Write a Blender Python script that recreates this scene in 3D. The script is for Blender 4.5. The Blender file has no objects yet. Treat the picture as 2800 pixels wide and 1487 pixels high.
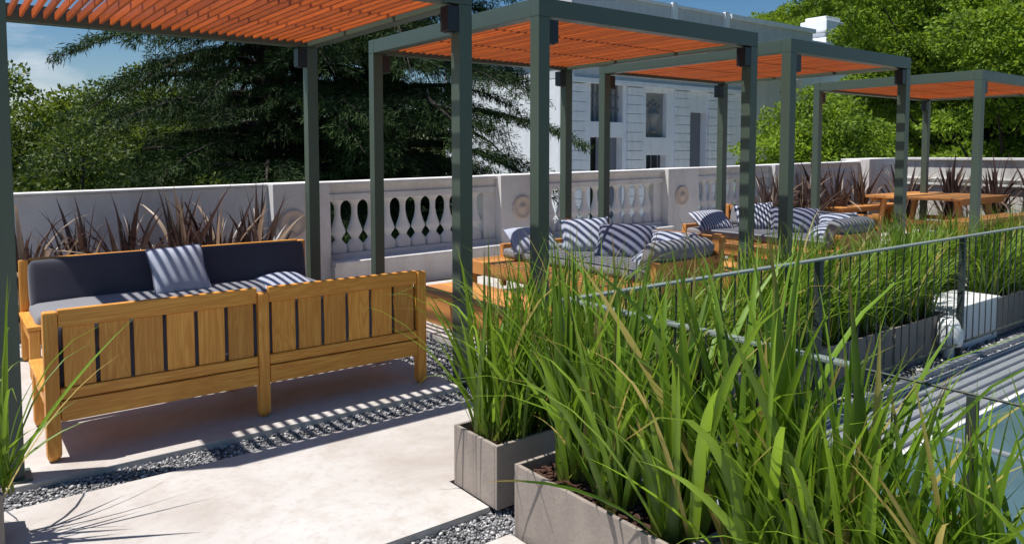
import bpy, bmesh, math, random
import numpy as np
from mathutils import Vector, Matrix
R = math.radians
random.seed(7); rng = np.random.default_rng(7)
scene = bpy.context.scene
col = scene.collection

# ------------------------------------------------------------------ helpers
class MB:
    """collects boxes, tubes, lathes ... into one mesh object"""
    def __init__(s): s.v = []; s.f = []; s.smooth = []
    def add(s, vs, fs, smooth=False):
        o = len(s.v); s.v += [tuple(v) for v in vs]
        for f in fs: s.f.append(tuple(i + o for i in f)); s.smooth.append(smooth)
        return s
    def box(s, a, b, bev=0.0, mat=None):
        bm = bmesh.new(); bmesh.ops.create_cube(bm, size=1)
        d = [b[i] - a[i] for i in range(3)]; c = [(a[i] + b[i]) / 2 for i in range(3)]
        for v in bm.verts: v.co = Vector((v.co.x * d[0] + c[0], v.co.y * d[1] + c[1], v.co.z * d[2] + c[2]))
        if bev > 0: bmesh.ops.bevel(bm, geom=list(bm.edges), offset=min(bev, min(abs(x) for x in d) * .45), segments=2, affect='EDGES', profile=.6)
        if mat is not None: bmesh.ops.transform(bm, matrix=mat, verts=bm.verts)
        bm.verts.index_update()
        s.add([v.co[:] for v in bm.verts], [[v.index for v in f.verts] for f in bm.faces]); bm.free(); return s
    def tube(s, pts, rad, n=8, caps=True):
        pts = [Vector(p) for p in pts]
        if not hasattr(rad, '__len__'): rad = [rad] * len(pts)
        vs = []; fs = []
        for i, p in enumerate(pts):
            t = (pts[min(i + 1, len(pts) - 1)] - pts[max(i - 1, 0)]).normalized()
            u = t.cross(Vector((0, 0, 1)))
            if u.length < .01: u = t.cross(Vector((1, 0, 0)))
            u.normalize(); w = t.cross(u)
            for k in range(n):
                a = 2 * math.pi * k / n; vs.append(p + (u * math.cos(a) + w * math.sin(a)) * rad[i])
        for i in range(len(pts) - 1):
            for k in range(n):
                fs.append((i * n + k, i * n + (k + 1) % n, (i + 1) * n + (k + 1) % n, (i + 1) * n + k))
        s.add(vs, fs, True)
        if caps: s.add(vs[:n], [tuple(range(n))]); s.add(vs[-n:], [tuple(range(n))])
        return s
    def lathe(s, prof, c=(0, 0, 0), n=16, axis='Z'):
        vs = []; fs = []
        for r, z in prof:
            for k in range(n):
                a = 2 * math.pi * k / n
                p = (r * math.cos(a), r * math.sin(a), z) if axis == 'Z' else (r * math.cos(a), -z, r * math.sin(a))
                vs.append((p[0] + c[0], p[1] + c[1], p[2] + c[2]))
        m = len(prof)
        for i in range(m - 1):
            for k in range(n): fs.append((i * n + k, i * n + (k + 1) % n, (i + 1) * n + (k + 1) % n, (i + 1) * n + k))
        s.add(vs, fs, True)
        s.add(vs[:n], [tuple(range(n))]); s.add(vs[-n:], [tuple(range(n))]); return s
    def build(s, name, mat, parent=None):
        me = bpy.data.meshes.new(name); me.from_pydata(s.v, [], s.f)
        me.polygons.foreach_set('use_smooth', s.smooth); me.update()
        bm = bmesh.new(); bm.from_mesh(me); bmesh.ops.recalc_face_normals(bm, faces=bm.faces); bm.to_mesh(me); bm.free()
        me.materials.append(mat)
        o = bpy.data.objects.new(name, me); col.objects.link(o)
        if parent: o.parent = parent
        return o

def np_mesh(name, V, Fq, mat, parent=None, smooth=False, along=None):
    """mesh from numpy verts (n,3) and faces (m,k)"""
    me = bpy.data.meshes.new(name); k = Fq.shape[1]; m = Fq.shape[0]
    me.vertices.add(len(V)); me.vertices.foreach_set('co', np.ascontiguousarray(V, dtype=np.float32).ravel())
    me.loops.add(m * k); me.loops.foreach_set('vertex_index', np.ascontiguousarray(Fq, dtype=np.int32).ravel())
    me.polygons.add(m); me.polygons.foreach_set('loop_start', np.arange(0, m * k, k, dtype=np.int32))
    me.polygons.foreach_set('loop_total', np.full(m, k, dtype=np.int32))
    if smooth: me.polygons.foreach_set('use_smooth', np.ones(m, dtype=bool))
    me.update(calc_edges=True)
    if along is not None:
        at = me.attributes.new('along', 'FLOAT', 'POINT'); at.data.foreach_set('value', np.ascontiguousarray(along, dtype=np.float32))
    me.materials.append(mat)
    o = bpy.data.objects.new(name, me); col.objects.link(o)
    if parent: o.parent = parent
    return o

def tag(o, label=None, cat=None, group=None, kind=None):
    if label: o['label'] = label
    if cat: o['category'] = cat
    if group: o['group'] = group
    if kind: o['kind'] = kind
    return o
def empty(name, loc=(0, 0, 0), rz=0):
    o = bpy.data.objects.new(name, None); col.objects.link(o); o.location = loc; o.rotation_euler = (0, 0, rz); o.empty_display_size = .2
    return o
def copy_tree(o, parent=None):
    c = o.copy(); col.objects.link(c)
    if parent: c.parent = parent
    for ch in list(o.children): copy_tree(ch, c)
    return c

# ------------------------------------------------------------------ materials
def mat(name): 
    m = bpy.data.materials.new(name); m.use_nodes = True; nt = m.node_tree; nt.nodes.clear()
    out = nt.nodes.new('ShaderNodeOutputMaterial'); b = nt.nodes.new('ShaderNodeBsdfPrincipled')
    nt.links.new(b.outputs[0], out.inputs[0]); return m, nt, b, out
def N(nt, t, **k):
    n = nt.nodes.new('ShaderNode' + t)
    for a, v in k.items():
        if a.startswith('i_'): n.inputs[a[2:].replace('_', ' ')].default_value = v
        else: setattr(n, a, v)
    return n
def ramp(nt, fac, stops):
    r = N(nt, 'ValToRGB'); e = r.color_ramp.elements
    while len(e) < len(stops): e.new(.5)
    for i, (p, c) in enumerate(stops): e[i].position = p; e[i].color = (*c, 1) if len(c) == 3 else c
    nt.links.new(fac, r.inputs[0]); return r.outputs[0]
def bump(nt, b, h, strength=.3, dist=.01):
    n = N(nt, 'Bump'); n.inputs['Strength'].default_value = strength; n.inputs['Distance'].default_value = dist
    nt.links.new(h, n.inputs['Height']); nt.links.new(n.outputs[0], b.inputs['Normal'])
def noise(nt, vec, scale, detail=4, rough=.55, dist=0):
    n = N(nt, 'TexNoise'); n.inputs['Scale'].default_value = scale; n.inputs['Detail'].default_value = detail
    n.inputs['Roughness'].default_value = rough; n.inputs['Distortion'].default_value = dist
    if vec: nt.links.new(vec, n.inputs['Vector'])
    return n.outputs['Fac']
def mixc(nt, fac, a, b, mode='MIX'):
    m = N(nt, 'Mix', data_type='RGBA', blend_type=mode)
    for s, x in ((0, fac), (6, a), (7, b)):
        if hasattr(x, 'links'): nt.links.new(x, m.inputs[s])
        else: m.inputs[s].default_value = x if s == 0 else (*x, 1)
    return m.outputs[2]

def m_wood(name, axis, c0, c1, c2, rough=.5, gs=1.0, vlo=.68, vhi=1.14):
    m, nt, b, _ = mat(name)
    tc = N(nt, 'TexCoord'); geo = N(nt, 'NewGeometry')
    v = N(nt, 'VectorMath', operation='MULTIPLY_ADD')
    nt.links.new(geo.outputs['Random Per Island'], v.inputs[0]); v.inputs[1].default_value = (7.3, 5.1, 9.7)
    nt.links.new(tc.outputs['Object'], v.inputs[2])
    mp = N(nt, 'Mapping'); s = [11 * gs, 11 * gs, 11 * gs]; s[axis] = .9 * gs; mp.inputs['Scale'].default_value = s
    nt.links.new(v.outputs[0], mp.inputs[0])
    n1 = noise(nt, mp.outputs[0], 1.0, 3, .5, .6)
    w = N(nt, 'Math', operation='MULTIPLY'); nt.links.new(n1, w.inputs[0]); w.inputs[1].default_value = 22
    fr = N(nt, 'Math', operation='PINGPONG'); nt.links.new(w.outputs[0], fr.inputs[0]); fr.inputs[1].default_value = 1
    mp2 = N(nt, 'Mapping'); s2 = [90, 90, 90]; s2[axis] = 3; mp2.inputs['Scale'].default_value = s2; nt.links.new(v.outputs[0], mp2.inputs[0])
    n2 = noise(nt, mp2.outputs[0], 1.0, 2, .6)
    base = mixc(nt, fr.outputs[0], c0, c1)
    a = N(nt, 'Math', operation='MULTIPLY_ADD'); nt.links.new(n2, a.inputs[0]); a.inputs[1].default_value = 1.5; a.inputs[2].default_value = -.38; a.use_clamp = True
    base = mixc(nt, a.outputs[0], base, c2)
    hv = N(nt, 'HueSaturation'); nt.links.new(base, hv.inputs['Color'])
    mr = N(nt, 'MapRange'); nt.links.new(geo.outputs['Random Per Island'], mr.inputs[0]); mr.inputs[3].default_value = vlo; mr.inputs[4].default_value = vhi
    nt.links.new(mr.outputs[0], hv.inputs['Value'])
    # knots
    vo = N(nt, 'TexVoronoi'); vo.inputs['Scale'].default_value = 3.2; nt.links.new(v.outputs[0], vo.inputs['Vector'])
    kn = ramp(nt, vo.outputs['Distance'], [(.0, (1, 1, 1)), (.045, (1, 1, 1)), (.06, (0, 0, 0))])
    cc = mixc(nt, kn, hv.outputs[0], (c0[0] * .35, c0[1] * .25, c0[2] * .25))
    nt.links.new(cc, b.inputs['Base Color']); b.inputs['Roughness'].default_value = rough
    bump(nt, b, n2, .15, .003); return m

def m_paint(name, c, rough=.45, var=.12, nscale=3, bstr=.05, metal=0):
    m, nt, b, _ = mat(name); tc = N(nt, 'TexCoord')
    n = noise(nt, tc.outputs['Object'], nscale, 6, .6)
    nt.links.new(mixc(nt, n, tuple(x * (1 - var) for x in c), tuple(min(1, x * (1 + var)) for x in c)), b.inputs['Base Color'])
    n2 = noise(nt, tc.outputs['Object'], nscale * 25, 3); bump(nt, b, n2, bstr, .004)
    b.inputs['Roughness'].default_value = rough; b.inputs['Metallic'].default_value = metal; return m

def m_plaster(name, c, stain=(.45, .42, .38), amt=.5, bstr=.25):
    m, nt, b, _ = mat(name); tc = N(nt, 'TexCoord')
    mp = N(nt, 'Mapping'); mp.inputs['Scale'].default_value = (1, 1, .35); nt.links.new(tc.outputs['Object'], mp.inputs[0])
    n = noise(nt, mp.outputs[0], 2.2, 8, .68)
    f = ramp(nt, n, [(.45, (0, 0, 0)), (.78, (amt, amt, amt))])
    n3 = noise(nt, tc.outputs['Object'], 14, 5, .6)
    c2 = mixc(nt, n3, tuple(x * .92 for x in c), tuple(min(1, x * 1.06) for x in c))
    nt.links.new(mixc(nt, f, c2, stain), b.inputs['Base Color'])
    n2 = noise(nt, tc.outputs['Object'], 40, 4, .6); bump(nt, b, n2, bstr, .006); b.inputs['Roughness'].default_value = .85; return m

def m_leaf(name, c0, c1, trans=.35, tip=None, rough=.45, nscale=.6, tw=None):
    m, nt, b, out = mat(name); tc = N(nt, 'TexCoord'); geo = N(nt, 'NewGeometry')
    n = noise(nt, tc.outputs['Object'], nscale, 3, .6)
    ad = N(nt, 'Math', operation='MULTIPLY_ADD'); nt.links.new(geo.outputs['Random Per Island'], ad.inputs[0]); ad.inputs[1].default_value = .55
    sb = N(nt, 'Math', operation='MULTIPLY_ADD'); nt.links.new(n, sb.inputs[0]); sb.inputs[1].default_value = 1.3; sb.inputs[2].default_value = -.42
    nt.links.new(sb.outputs[0], ad.inputs[2]); ad.use_clamp = True
    st = [(0, c0), (1, c1)]
    cc = ramp(nt, ad.outputs[0], st)
    if tip:   # a share of leaves has its own dry colour
        g = N(nt, 'Math', operation='GREATER_THAN'); nt.links.new(geo.outputs['Random Per Island'], g.inputs[0]); g.inputs[1].default_value = tip[1]
        cc = mixc(nt, g.outputs[0], cc, tip[0])
    if tw:   # blades: pale sheath at the foot, dry tip
        at = N(nt, 'Attribute', attribute_name='along'); ad2 = N(nt, 'Math', operation='MULTIPLY_ADD'); nt.links.new(geo.outputs['Random Per Island'], ad2.inputs[0]); ad2.inputs[1].default_value = -.28; nt.links.new(at.outputs['Fac'], ad2.inputs[2])
        cc = mixc(nt, ramp(nt, ad2.outputs[0], [(.78, (0, 0, 0)), (.93, (.85, .85, .85))]), cc, (.30, .20, .06))
        cc = mixc(nt, ramp(nt, at.outputs['Fac'], [(0, (.7, .7, .7)), (.16, (0, 0, 0))]), cc, (.20, .19, .06))
    nt.links.new(cc, b.inputs['Base Color']); b.inputs['Roughness'].default_value = rough
    t = N(nt, 'BsdfTranslucent'); hs = N(nt, 'HueSaturation'); hs.inputs['Value'].default_value = 1.4; hs.inputs['Hue'].default_value = .485
    nt.links.new(cc, hs.inputs['Color']); nt.links.new(hs.outputs[0], t.inputs[0])
    mx = N(nt, 'MixShader'); mx.inputs[0].default_value = trans
    nt.links.new(b.outputs[0], mx.inputs[1]); nt.links.new(t.outputs[0], mx.inputs[2]); nt.links.new(mx.outputs[0], out.inputs[0]); return m

def m_fabric(name, c, stripe=None, freq=14, duty=.5, axis='X'):
    m, nt, b, _ = mat(name); tc = N(nt, 'TexCoord')
    n = noise(nt, tc.outputs['Object'], 5, 4); base = mixc(nt, n, tuple(x * .85 for x in c), tuple(min(1, x * 1.12) for x in c))
    if stripe:
        sx = N(nt, 'SeparateXYZ'); nt.links.new(tc.outputs['Object'], sx.inputs[0])
        mu = N(nt, 'Math', operation='MULTIPLY'); nt.links.new(sx.outputs[axis], mu.inputs[0]); mu.inputs[1].default_value = freq
        fr = N(nt, 'Math', operation='FRACT'); nt.links.new(mu.outputs[0], fr.inputs[0])
        f = ramp(nt, fr.outputs[0], [(0, (0, 0, 0)), (.06, (1, 1, 1)), (duty, (1, 1, 1)), (duty + .06, (0, 0, 0))])
        base = mixc(nt, f, base, stripe)
    nt.links.new(base, b.inputs['Base Color']); b.inputs['Roughness'].default_value = .9
    w = N(nt, 'TexWave'); w.inputs['Scale'].default_value = 180; nt.links.new(tc.outputs['Object'], w.inputs[0])
    n2 = noise(nt, tc.outputs['Object'], 9, 3); 
    ad = N(nt, 'Math', operation='MULTIPLY_ADD'); nt.links.new(n2, ad.inputs[0]); ad.inputs[1].default_value = 5; nt.links.new(w.outputs['Fac'], ad.inputs[2])
    bump(nt, b, ad.outputs[0], .25, .004)
    b.inputs['Sheen Weight'].default_value = .15
    return m

PINE = ((.72, .285, .040), (.90, .46, .085), (.60, .22, .026))
W = [m_wood('pine_wood_%s' % 'xyz'[i], i, *PINE) for i in range(3)]
RED = ((.54, .108, .012), (.66, .155, .018), (.40, .070, .008))
W_slat = m_wood('cedar_slat_wood', 1, *RED, rough=.55, vlo=.6, vhi=1.2)
TEAK = ((.62, .27, .075), (.68, .31, .09), (.52, .21, .055))
WT = [m_wood('deck_wood_%s' % 'xyz'[i], i, *TEAK) for i in range(3)]
M_green = m_paint('grey_green_paint', (.070, .096, .074), .34, .12, 2, .03)
M_black = m_paint('black_lamp_metal', (.012, .014, .02), .4, .1)
M_wall = m_plaster('white_render', (.72, .705, .69), (.40, .36, .32), .65)
M_wallold = m_plaster('weathered_render', (.66, .65, .62), (.22, .22, .20), 1.0, .5)
M_round = m_plaster('tan_stone', (.66, .55, .46), (.4, .3, .24), .6)
M_bld = m_plaster('pale_render', (.82, .84, .89), (.45, .45, .46), .45, .1)
M_bldtrim = m_plaster('grey_render', (.60, .61, .65), (.36, .36, .37), .5, .1)
M_relief = m_plaster('dark_relief_stone', (.27, .27, .27), (.17, .17, .16), .6, .3)
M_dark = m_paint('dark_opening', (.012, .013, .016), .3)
M_glass = m_paint('window_glass', (.03, .035, .045), .08)
M_curtain = m_paint('shutter_grey', (.16, .17, .21), .7)
M_fab = m_fabric('charcoal_fabric', (.052, .053, .075))
M_fabl = m_fabric('grey_fabric', (.21, .21, .23))
M_str = m_fabric('light_pillow_fabric', (.40, .43, .52))
M_strn = m_fabric('narrow_striped_fabric', (.06, .07, .11), (.50, .52, .60), 24, .5)
M_strd = m_fabric('blue_grey_pillow_fabric', (.15, .16, .23))
M_plant = m_plaster('fibre_cement', (.31, .262, .225), (.15, .13, .115), .95, .45)
M_soil = m_paint('bark_mulch', (.075, .032, .018), .95, .6, 30, 1.0)
M_rail = m_paint('grey_rail_paint', (.20, .24, .22), .4, .1)
M_rod = m_paint('dark_rod_paint', (.035, .045, .042), .45, .1)
M_white = m_paint('white_enamel', (.74, .75, .74), .4, .06)
M_zinc = m_paint('galvanised_roof', (.34, .36, .38), .38, .15, 2, .05, .35)
M_skyl = m_paint('skylight_glass', (.07, .125, .145), .22, .35, 2, .02)
M_bark = m_paint('tree_bark', (.03, .022, .018), .9, .4, 6, .8)
M_cedar = m_leaf('cedar_needles', (.005, .015, .003), (.052, .104, .016), .18, None, .85)
M_bush = m_leaf('olive_leaves', (.022, .045, .005), (.12, .18, .016), .3, None, .65)
M_light = m_leaf('light_leaves', (.06, .10, .012), (.16, .23, .025), .4)
M_acacia = m_leaf('bright_leaves', (.022, .066, .005), (.29, .44, .028), .42, None, .7)
M_grass = m_leaf('grass_blades', (.011, .046, .004), (.27, .46, .032), .44, ((.42, .36, .10), .93), .48, 1.2, tw=1)
M_flax = m_leaf('bronze_flax_blades', (.036, .021, .018), (.105, .064, .052), .25, ((.34, .25, .17), .80), .4, 2.0)

def m_concrete():
    m, nt, b, _ = mat('polished_concrete'); tc = N(nt, 'TexCoord')
    n = noise(nt, tc.outputs['Object'], 1.1, 7, .65, .4); n2 = noise(nt, tc.outputs['Object'], 4.5, 8, .7)
    c = ramp(nt, n, [(.28, (.40, .355, .32)), (.5, (.52, .49, .465)), (.72, (.59, .57, .555))])
    f = ramp(nt, n2, [(.5, (0, 0, 0)), (.8, (.55, .55, .55))])
    c = mixc(nt, f, c, (.36, .285, .225))
    n6 = noise(nt, tc.outputs['Object'], 17, 8, .75); c = mixc(nt, ramp(nt, n6, [(.35, (.45, .45, .45)), (.5, (0, 0, 0))]), c, (.38, .33, .29))
    n5 = noise(nt, tc.outputs['Object'], .45, 5, .6, 1.2); c = mixc(nt, ramp(nt, n5, [(.55, (0, 0, 0)), (.66, (.35, .35, .35)), (.72, (0, 0, 0))]), c, (.40, .34, .29))
    n4 = noise(nt, tc.outputs['Object'], 60, 4, .7); c = mixc(nt, ramp(nt, n4, [(.62, (0, 0, 0)), (.75, (.25, .25, .25))]), c, (.3, .27, .24))
    nt.links.new(c, b.inputs['Base Color']); b.inputs['Roughness'].default_value = .55
    n3 = noise(nt, tc.outputs['Object'], 25, 5); bump(nt, b, n3, .12, .004); return m
M_conc = m_concrete()
def m_stone():
    m, nt, b, _ = mat('grey_gravel'); geo = N(nt, 'NewGeometry'); tc = N(nt, 'TexCoord')
    c = ramp(nt, geo.outputs['Random Per Island'], [(0, (.07, .07, .075)), (.4, (.19, .19, .20)), (.75, (.34, .335, .34)), (1, (.64, .62, .60))])
    nt.links.new(c, b.inputs['Base Color']); b.inputs['Roughness'].default_value = .8; return m
M_stone = m_stone()
def m_gbase():
    m, nt, b, _ = mat('gravel_bed'); tc = N(nt, 'TexCoord')
    v = N(nt, 'TexVoronoi'); v.inputs['Scale'].default_value = 60; nt.links.new(tc.outputs['Object'], v.inputs['Vector'])
    c = ramp(nt, v.outputs['Color'], [(0, (.08, .08, .10)), (.5, (.2, .2, .22)), (1, (.42, .42, .44))])
    nt.links.new(c, b.inputs['Base Color']); b.inputs['Roughness'].default_value = .9; bump(nt, b, v.outputs['Distance'], 1, .02); return m
M_gbase = m_gbase()
def m_lawn():
    m, nt, b, _ = mat('lawn'); tc = N(nt, 'TexCoord')
    n = noise(nt, tc.outputs['Object'], .4, 8, .7)
    nt.links.new(ramp(nt, n, [(.3, (.03, .055, .015)), (.7, (.08, .12, .03))]), b.inputs['Base Color']); b.inputs['Roughness'].default_value = .95; return m
M_lawn = m_lawn()

# ------------------------------------------------------------------ setting: ground, terrace
def structure(o): o['kind'] = 'structure'; return o
lawn = MB(); lawn.add([(-900, -900, -5), (1500, -900, -5), (1500, 1500, -5), (-900, 1500, -5)], [(0, 1, 2, 3)])
structure(lawn.build('ground', M_lawn))
structure(MB().box((-8, -6, -5.0), (17.7, 8.72, -.06)).build('roof_terrace', M_gbase))
structure(MB().box((16, 12, -4.999), (60, 23.5, -4.97)).build('bounce_paving', M_bldtrim))  # made-up paving, added to bounce sunlight up onto the villa front
def slab(x0, y0, x1, y1, top=0.0): return structure(MB().box((x0, y0, -.056), (x1, y1, top), .006).build('terrace_paving', M_conc))
slab(-7, 4.235, 2.80, 7.95); slab(-7, -5, 1.865, 2.44)
pm = MB(); L_ = [(-7, 2.685), (1.93, 2.685), (1.93, 3.02), (13, 3.02), (13, 3.965), (-7, 3.965)]
pm.add([(x, y, z) for z in (-.056, 0) for x, y in L_], [(0, 1, 2, 5), (2, 3, 4, 5), (6, 7, 8, 11), (8, 9, 10, 11)] + [(i, (i + 1) % 6, (i + 1) % 6 + 6, i + 6) for i in range(6)])
structure(pm.build('terrace_paving', M_conc))
slab(3.42, 4.235, 6.33, 7.95); slab(6.72, 4.235, 9.45, 7.95); slab(9.85, 4.235, 17.2, 7.95)
# gravel stones
def stones(regions):
    bm = bmesh.new(); bmesh.ops.create_icosphere(bm, subdivisions=1, radius=1); bm.verts.index_update()
    v0 = np.array([v.co[:] for v in bm.verts]); f0 = np.array([[v.index for v in f.verts] for f in bm.faces]); bm.free()
    V = []; F = []; n = 0
    for (x0, y0, x1, y1, dens, s0, s1, z0) in regions:
        k = int((x1 - x0) * (y1 - y0) * dens)
        P = np.column_stack([rng.uniform(x0, x1, k), rng.uniform(y0, y1, k), z0 + rng.uniform(0, .022, k)])
        S = rng.uniform(s0, s1, k)
        for p, s in zip(P, S):
            sc = s * rng.uniform(.6, 1.3, 3); sc[2] *= .75; a = rng.uniform(0, 6.28); c, q = math.cos(a), math.sin(a)
            v = v0 * sc * (1 + rng.normal(0, .12, (len(v0), 1)))
            v = np.column_stack([v[:, 0] * c - v[:, 1] * q, v[:, 0] * q + v[:, 1] * c, v[:, 2]]) + p
            V.append(v); F.append(f0 + n); n += len(v0)
    return np.vstack(V), np.vstack(F)
V, Fc = stones([(-.6, 3.97, 3.3, 4.232, 11000, .005, .0105, -.05), (.9, 2.445, 1.93, 2.682, 11000, .005, .0105, -.05), (1.87, 1.9, 2.0, 2.7, 11000, .005, .0105, -.05),
                (1.93, 2.4, 2.3, 3.02, 8000, .005, .0105, -.05), (2.81, 4.24, 3.41, 6.6, 5500, .006, .012, -.05), (4.2, 2.35, 7.5, 2.66, 2200, .009, .016, -.05), (-.9, 3.2, .02, 3.95, 10, .008, .012, -.03)])
tag(np_mesh('gravel', V, Fc, M_stone), 'grey crushed stone gravel in strips between the concrete slabs', 'gravel', kind='stuff')

# ------------------------------------------------------------------ pergolas
PH = 2.74; PW = .105
def make_pergola(x0, x1, y0, y1, label):
    t = empty('pergola', ((x0 + x1) / 2, (y0 + y1) / 2, 0)); tag(t, label, 'pergola', 'slatted pergolas along the terrace')
    hx = (x1 - x0) / 2; hy = (y1 - y0) / 2; w = PW / 2; bh = .135
    for sx in (-1, 1):
        for sy in (-1, 1):
            cx, cy = sx * hx, sy * hy
            MB().box((cx - w, cy - w, .004), (cx + w, cy + w, PH - bh), .004).build('post', M_green, t)
            MB().box((cx - w - .03, cy - w - .03, .001), (cx + w + .03, cy + w + .03, .012), .002).build('base_plate', M_green, t)
            L = MB(); ix = cx - sx * (w + .003)
            xa, xb = sorted((ix, ix - sx * .085)); L.box((xa, cy - .05, PH - bh - .185), (xb, cy + .05, PH - bh - .015), .004)
            L.box((xa + .015, cy - .03, PH - bh - .192), (xb - .015, cy + .03, PH - bh - .1855))
            L.build('spotlight', M_black, t)
    for sy in (-1, 1): MB().box((-hx - w, sy * hy - w, PH - bh + .001), (hx + w, sy * hy + w, PH), .004).build('beam', M_green, t)
    for sx in (-1, 1): MB().box((sx * hx - w + .001, -hy + w + .001, PH - bh + .002), (sx * hx + w - .001, hy - w - .001, PH - .001), .004).build('beam', M_green, t)
    S = MB(); n = int(round((2 * hx - PW) / .0775)); 
    for i in range(n):
        x = -hx + w + (i + .5) * (2 * hx - PW) / n; j = random.uniform(-.002, .002)
        S.box((x - .0095 + j, -hy + w + .002, PH - bh + .035), (x + .0095 + j, hy - w - .002, PH - bh + .095), .002)
    S.build('slat_roof', W_slat, t)
    A = MB()
    for yy in (-hy / 3, hy / 3): A.box((-hx + w, yy - .02, PH - bh + .098), (hx - w, yy + .02, PH - bh + .125))
    A.build('cross_bar', M_green, t)
    return t
PY0, PY1 = 4.35, 6.98
make_pergola(.235, 2.90, PY0, PY1, 'grey green pergola over the two charcoal cushioned sofas, nearest and cut off at the left')
make_pergola(3.60, 6.20, PY0, PY1, 'grey green pergola second along the terrace, over the daybed with the low table')
make_pergola(6.86, 9.30, PY0, PY1, 'grey green pergola third along the terrace, over the smaller looking daybed')
make_pergola(11.5, 15.4, PY0, 6.75, 'grey green pergola farthest along the terrace, beside the picnic style table')

# ------------------------------------------------------------------ sofas (pine frame, back of planks)
def make_sofa(label):
    """origin at the middle of the back face on the floor; back towards -Y, seat towards +Y"""
    t = empty('sofa'); tag(t, label, 'sofa', 'pine sofas under the first pergola')
    Lh = 1.10
    def leg(x, y, h, r=.034):
        m = MB(); m.box((x - r, y - r, .022), (x + r, y + r, h), .012); m.lathe([(r * .55, .0015), (r * .86, .012), (r * .9, .03)], (x, y, 0), 14); m.build('leg', W[2], t)
    for x in (-Lh, 0, Lh): leg(x, .034, .785 if x else .76)
    leg(-Lh, .68, .36); leg(Lh, .68, .36); leg(0, .68, .28)
    for a, b in ((-Lh + .036, -.036), (.036, Lh - .036)):
        MB().box((a, .012, .70), (b, .054, .792), .006).build('top_rail', W[0], t)
        MB().box((a, .014, .318), (b, .056, .378), .005).build('middle_rail', W[0], t)
        MB().box((a, .006, .205), (b, .05, .312), .005).build('bottom_rail', W[0], t)
        m = MB(); n = 6; g = .021; wd = (b - a - g * (n + 1)) / n
        for i in range(n):
            x = a + g + i * (wd + g); m.box((x, .024, .380), (x + wd, .044, .698), .003)
        m.build('back_planks', W[2], t)
    for x in (-Lh, Lh):
        MB().box((x - .02, .07, .25), (x + .02, .645, .355), .005).build('side_rail', W[1], t)
        MB().box((x - .045, .07, .362), (x + .045, .72, .39), .006).build('arm_board', W[1], t)
    MB().box((-Lh + .036, .66, .25), (Lh - .036, .70, .355), .005).build('front_rail', W[0], t)
    m = MB()
    for i in range(7): m.box((-Lh + .03, .075 + i * .083, .325), (Lh - .03, .145 + i * .083, .345), .003)
    m.build('seat_slats', W[0], t)
    return t
s1 = make_sofa('pine sofa with its plank back to the camera, in the foreground'); s1.location = (1.53, 4.445, 0)
s2 = copy_tree(s1); s2.location = (1.60, 6.84, 0); s2.rotation_euler = (0, 0, math.pi); s2['label'] = 'pine sofa facing the camera with dark back cushion, in front of the spiky plants'

def cushion_mesh(sx, sy, sz, r=.05, puff=.02, seed=0):
    bm = bmesh.new(); bmesh.ops.create_cube(bm, size=1)
    for v in bm.verts: v.co = Vector((v.co.x * sx, v.co.y * sy, v.co.z * sz))
    bmesh.ops.bevel(bm, geom=list(bm.edges), offset=r, segments=4, affect='EDGES', profile=.55)
    bmesh.ops.subdivide_edges(bm, edges=[e for e in bm.edges if e.calc_length() > .15], cuts=7, use_grid_fill=True)
    rr = random.Random(seed); ph = [rr.uniform(0, 6) for _ in range(4)]
    for v in bm.verts:
        x, y, z = v.co.x / sx * 2, v.co.y / sy * 2, v.co.z / sz * 2
        p = [x, y, z]; 
        for a in range(3):
            o = [q for q in range(3) if q != a]; f = max(0, 1 - p[o[0]] ** 4) * max(0, 1 - p[o[1]] ** 4)
            v.co[a] += (1 if p[a] > 0 else -1) * abs(p[a]) ** 2 * f * puff * (1 + .35 * math.sin(3 * p[o[0]] + ph[a]) * math.cos(2.3 * p[o[1]] + ph[3]))
    bm.verts.index_update(); m = MB(); m.add([v.co[:] for v in bm.verts], [[v.index for v in f.verts] for f in bm.faces], True); bm.free(); return m
def cushion(name, label, size, loc, rot, material, group=None, r=.045, puff=.02, seed=0):
    o = cushion_mesh(*size, r, puff, seed).build(name, material); o.location = loc; o.rotation_euler = [R(a) for a in rot]
    return tag(o, label, 'cushion', group)
cushion('seat_cushion', 'grey seat cushion on the foreground sofa that shows its plank back', (2.12, .60, .11), (1.53, 4.80, .405), (0, 0, 0), M_fabl, 'sofa cushions', seed=1)
cushion('back_cushion', 'charcoal back cushion on the foreground sofa, behind its planks', (2.14, .13, .35), (1.53, 4.562, .535), (-3, 0, 0), M_fab, 'sofa cushions', seed=2)
cushion('seat_cushion', 'grey seat cushion on the sofa facing the camera', (2.14, .62, .12), (1.60, 6.46, .41), (0, 0, 0), M_fabl, 'sofa cushions', seed=3)
cushion('back_cushion', 'long charcoal back cushion on the sofa facing the camera', (2.14, .15, .36), (1.60, 6.70, .60), (-13, 0, 0), M_fab, 'sofa cushions', .035, .012, seed=4)

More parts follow.
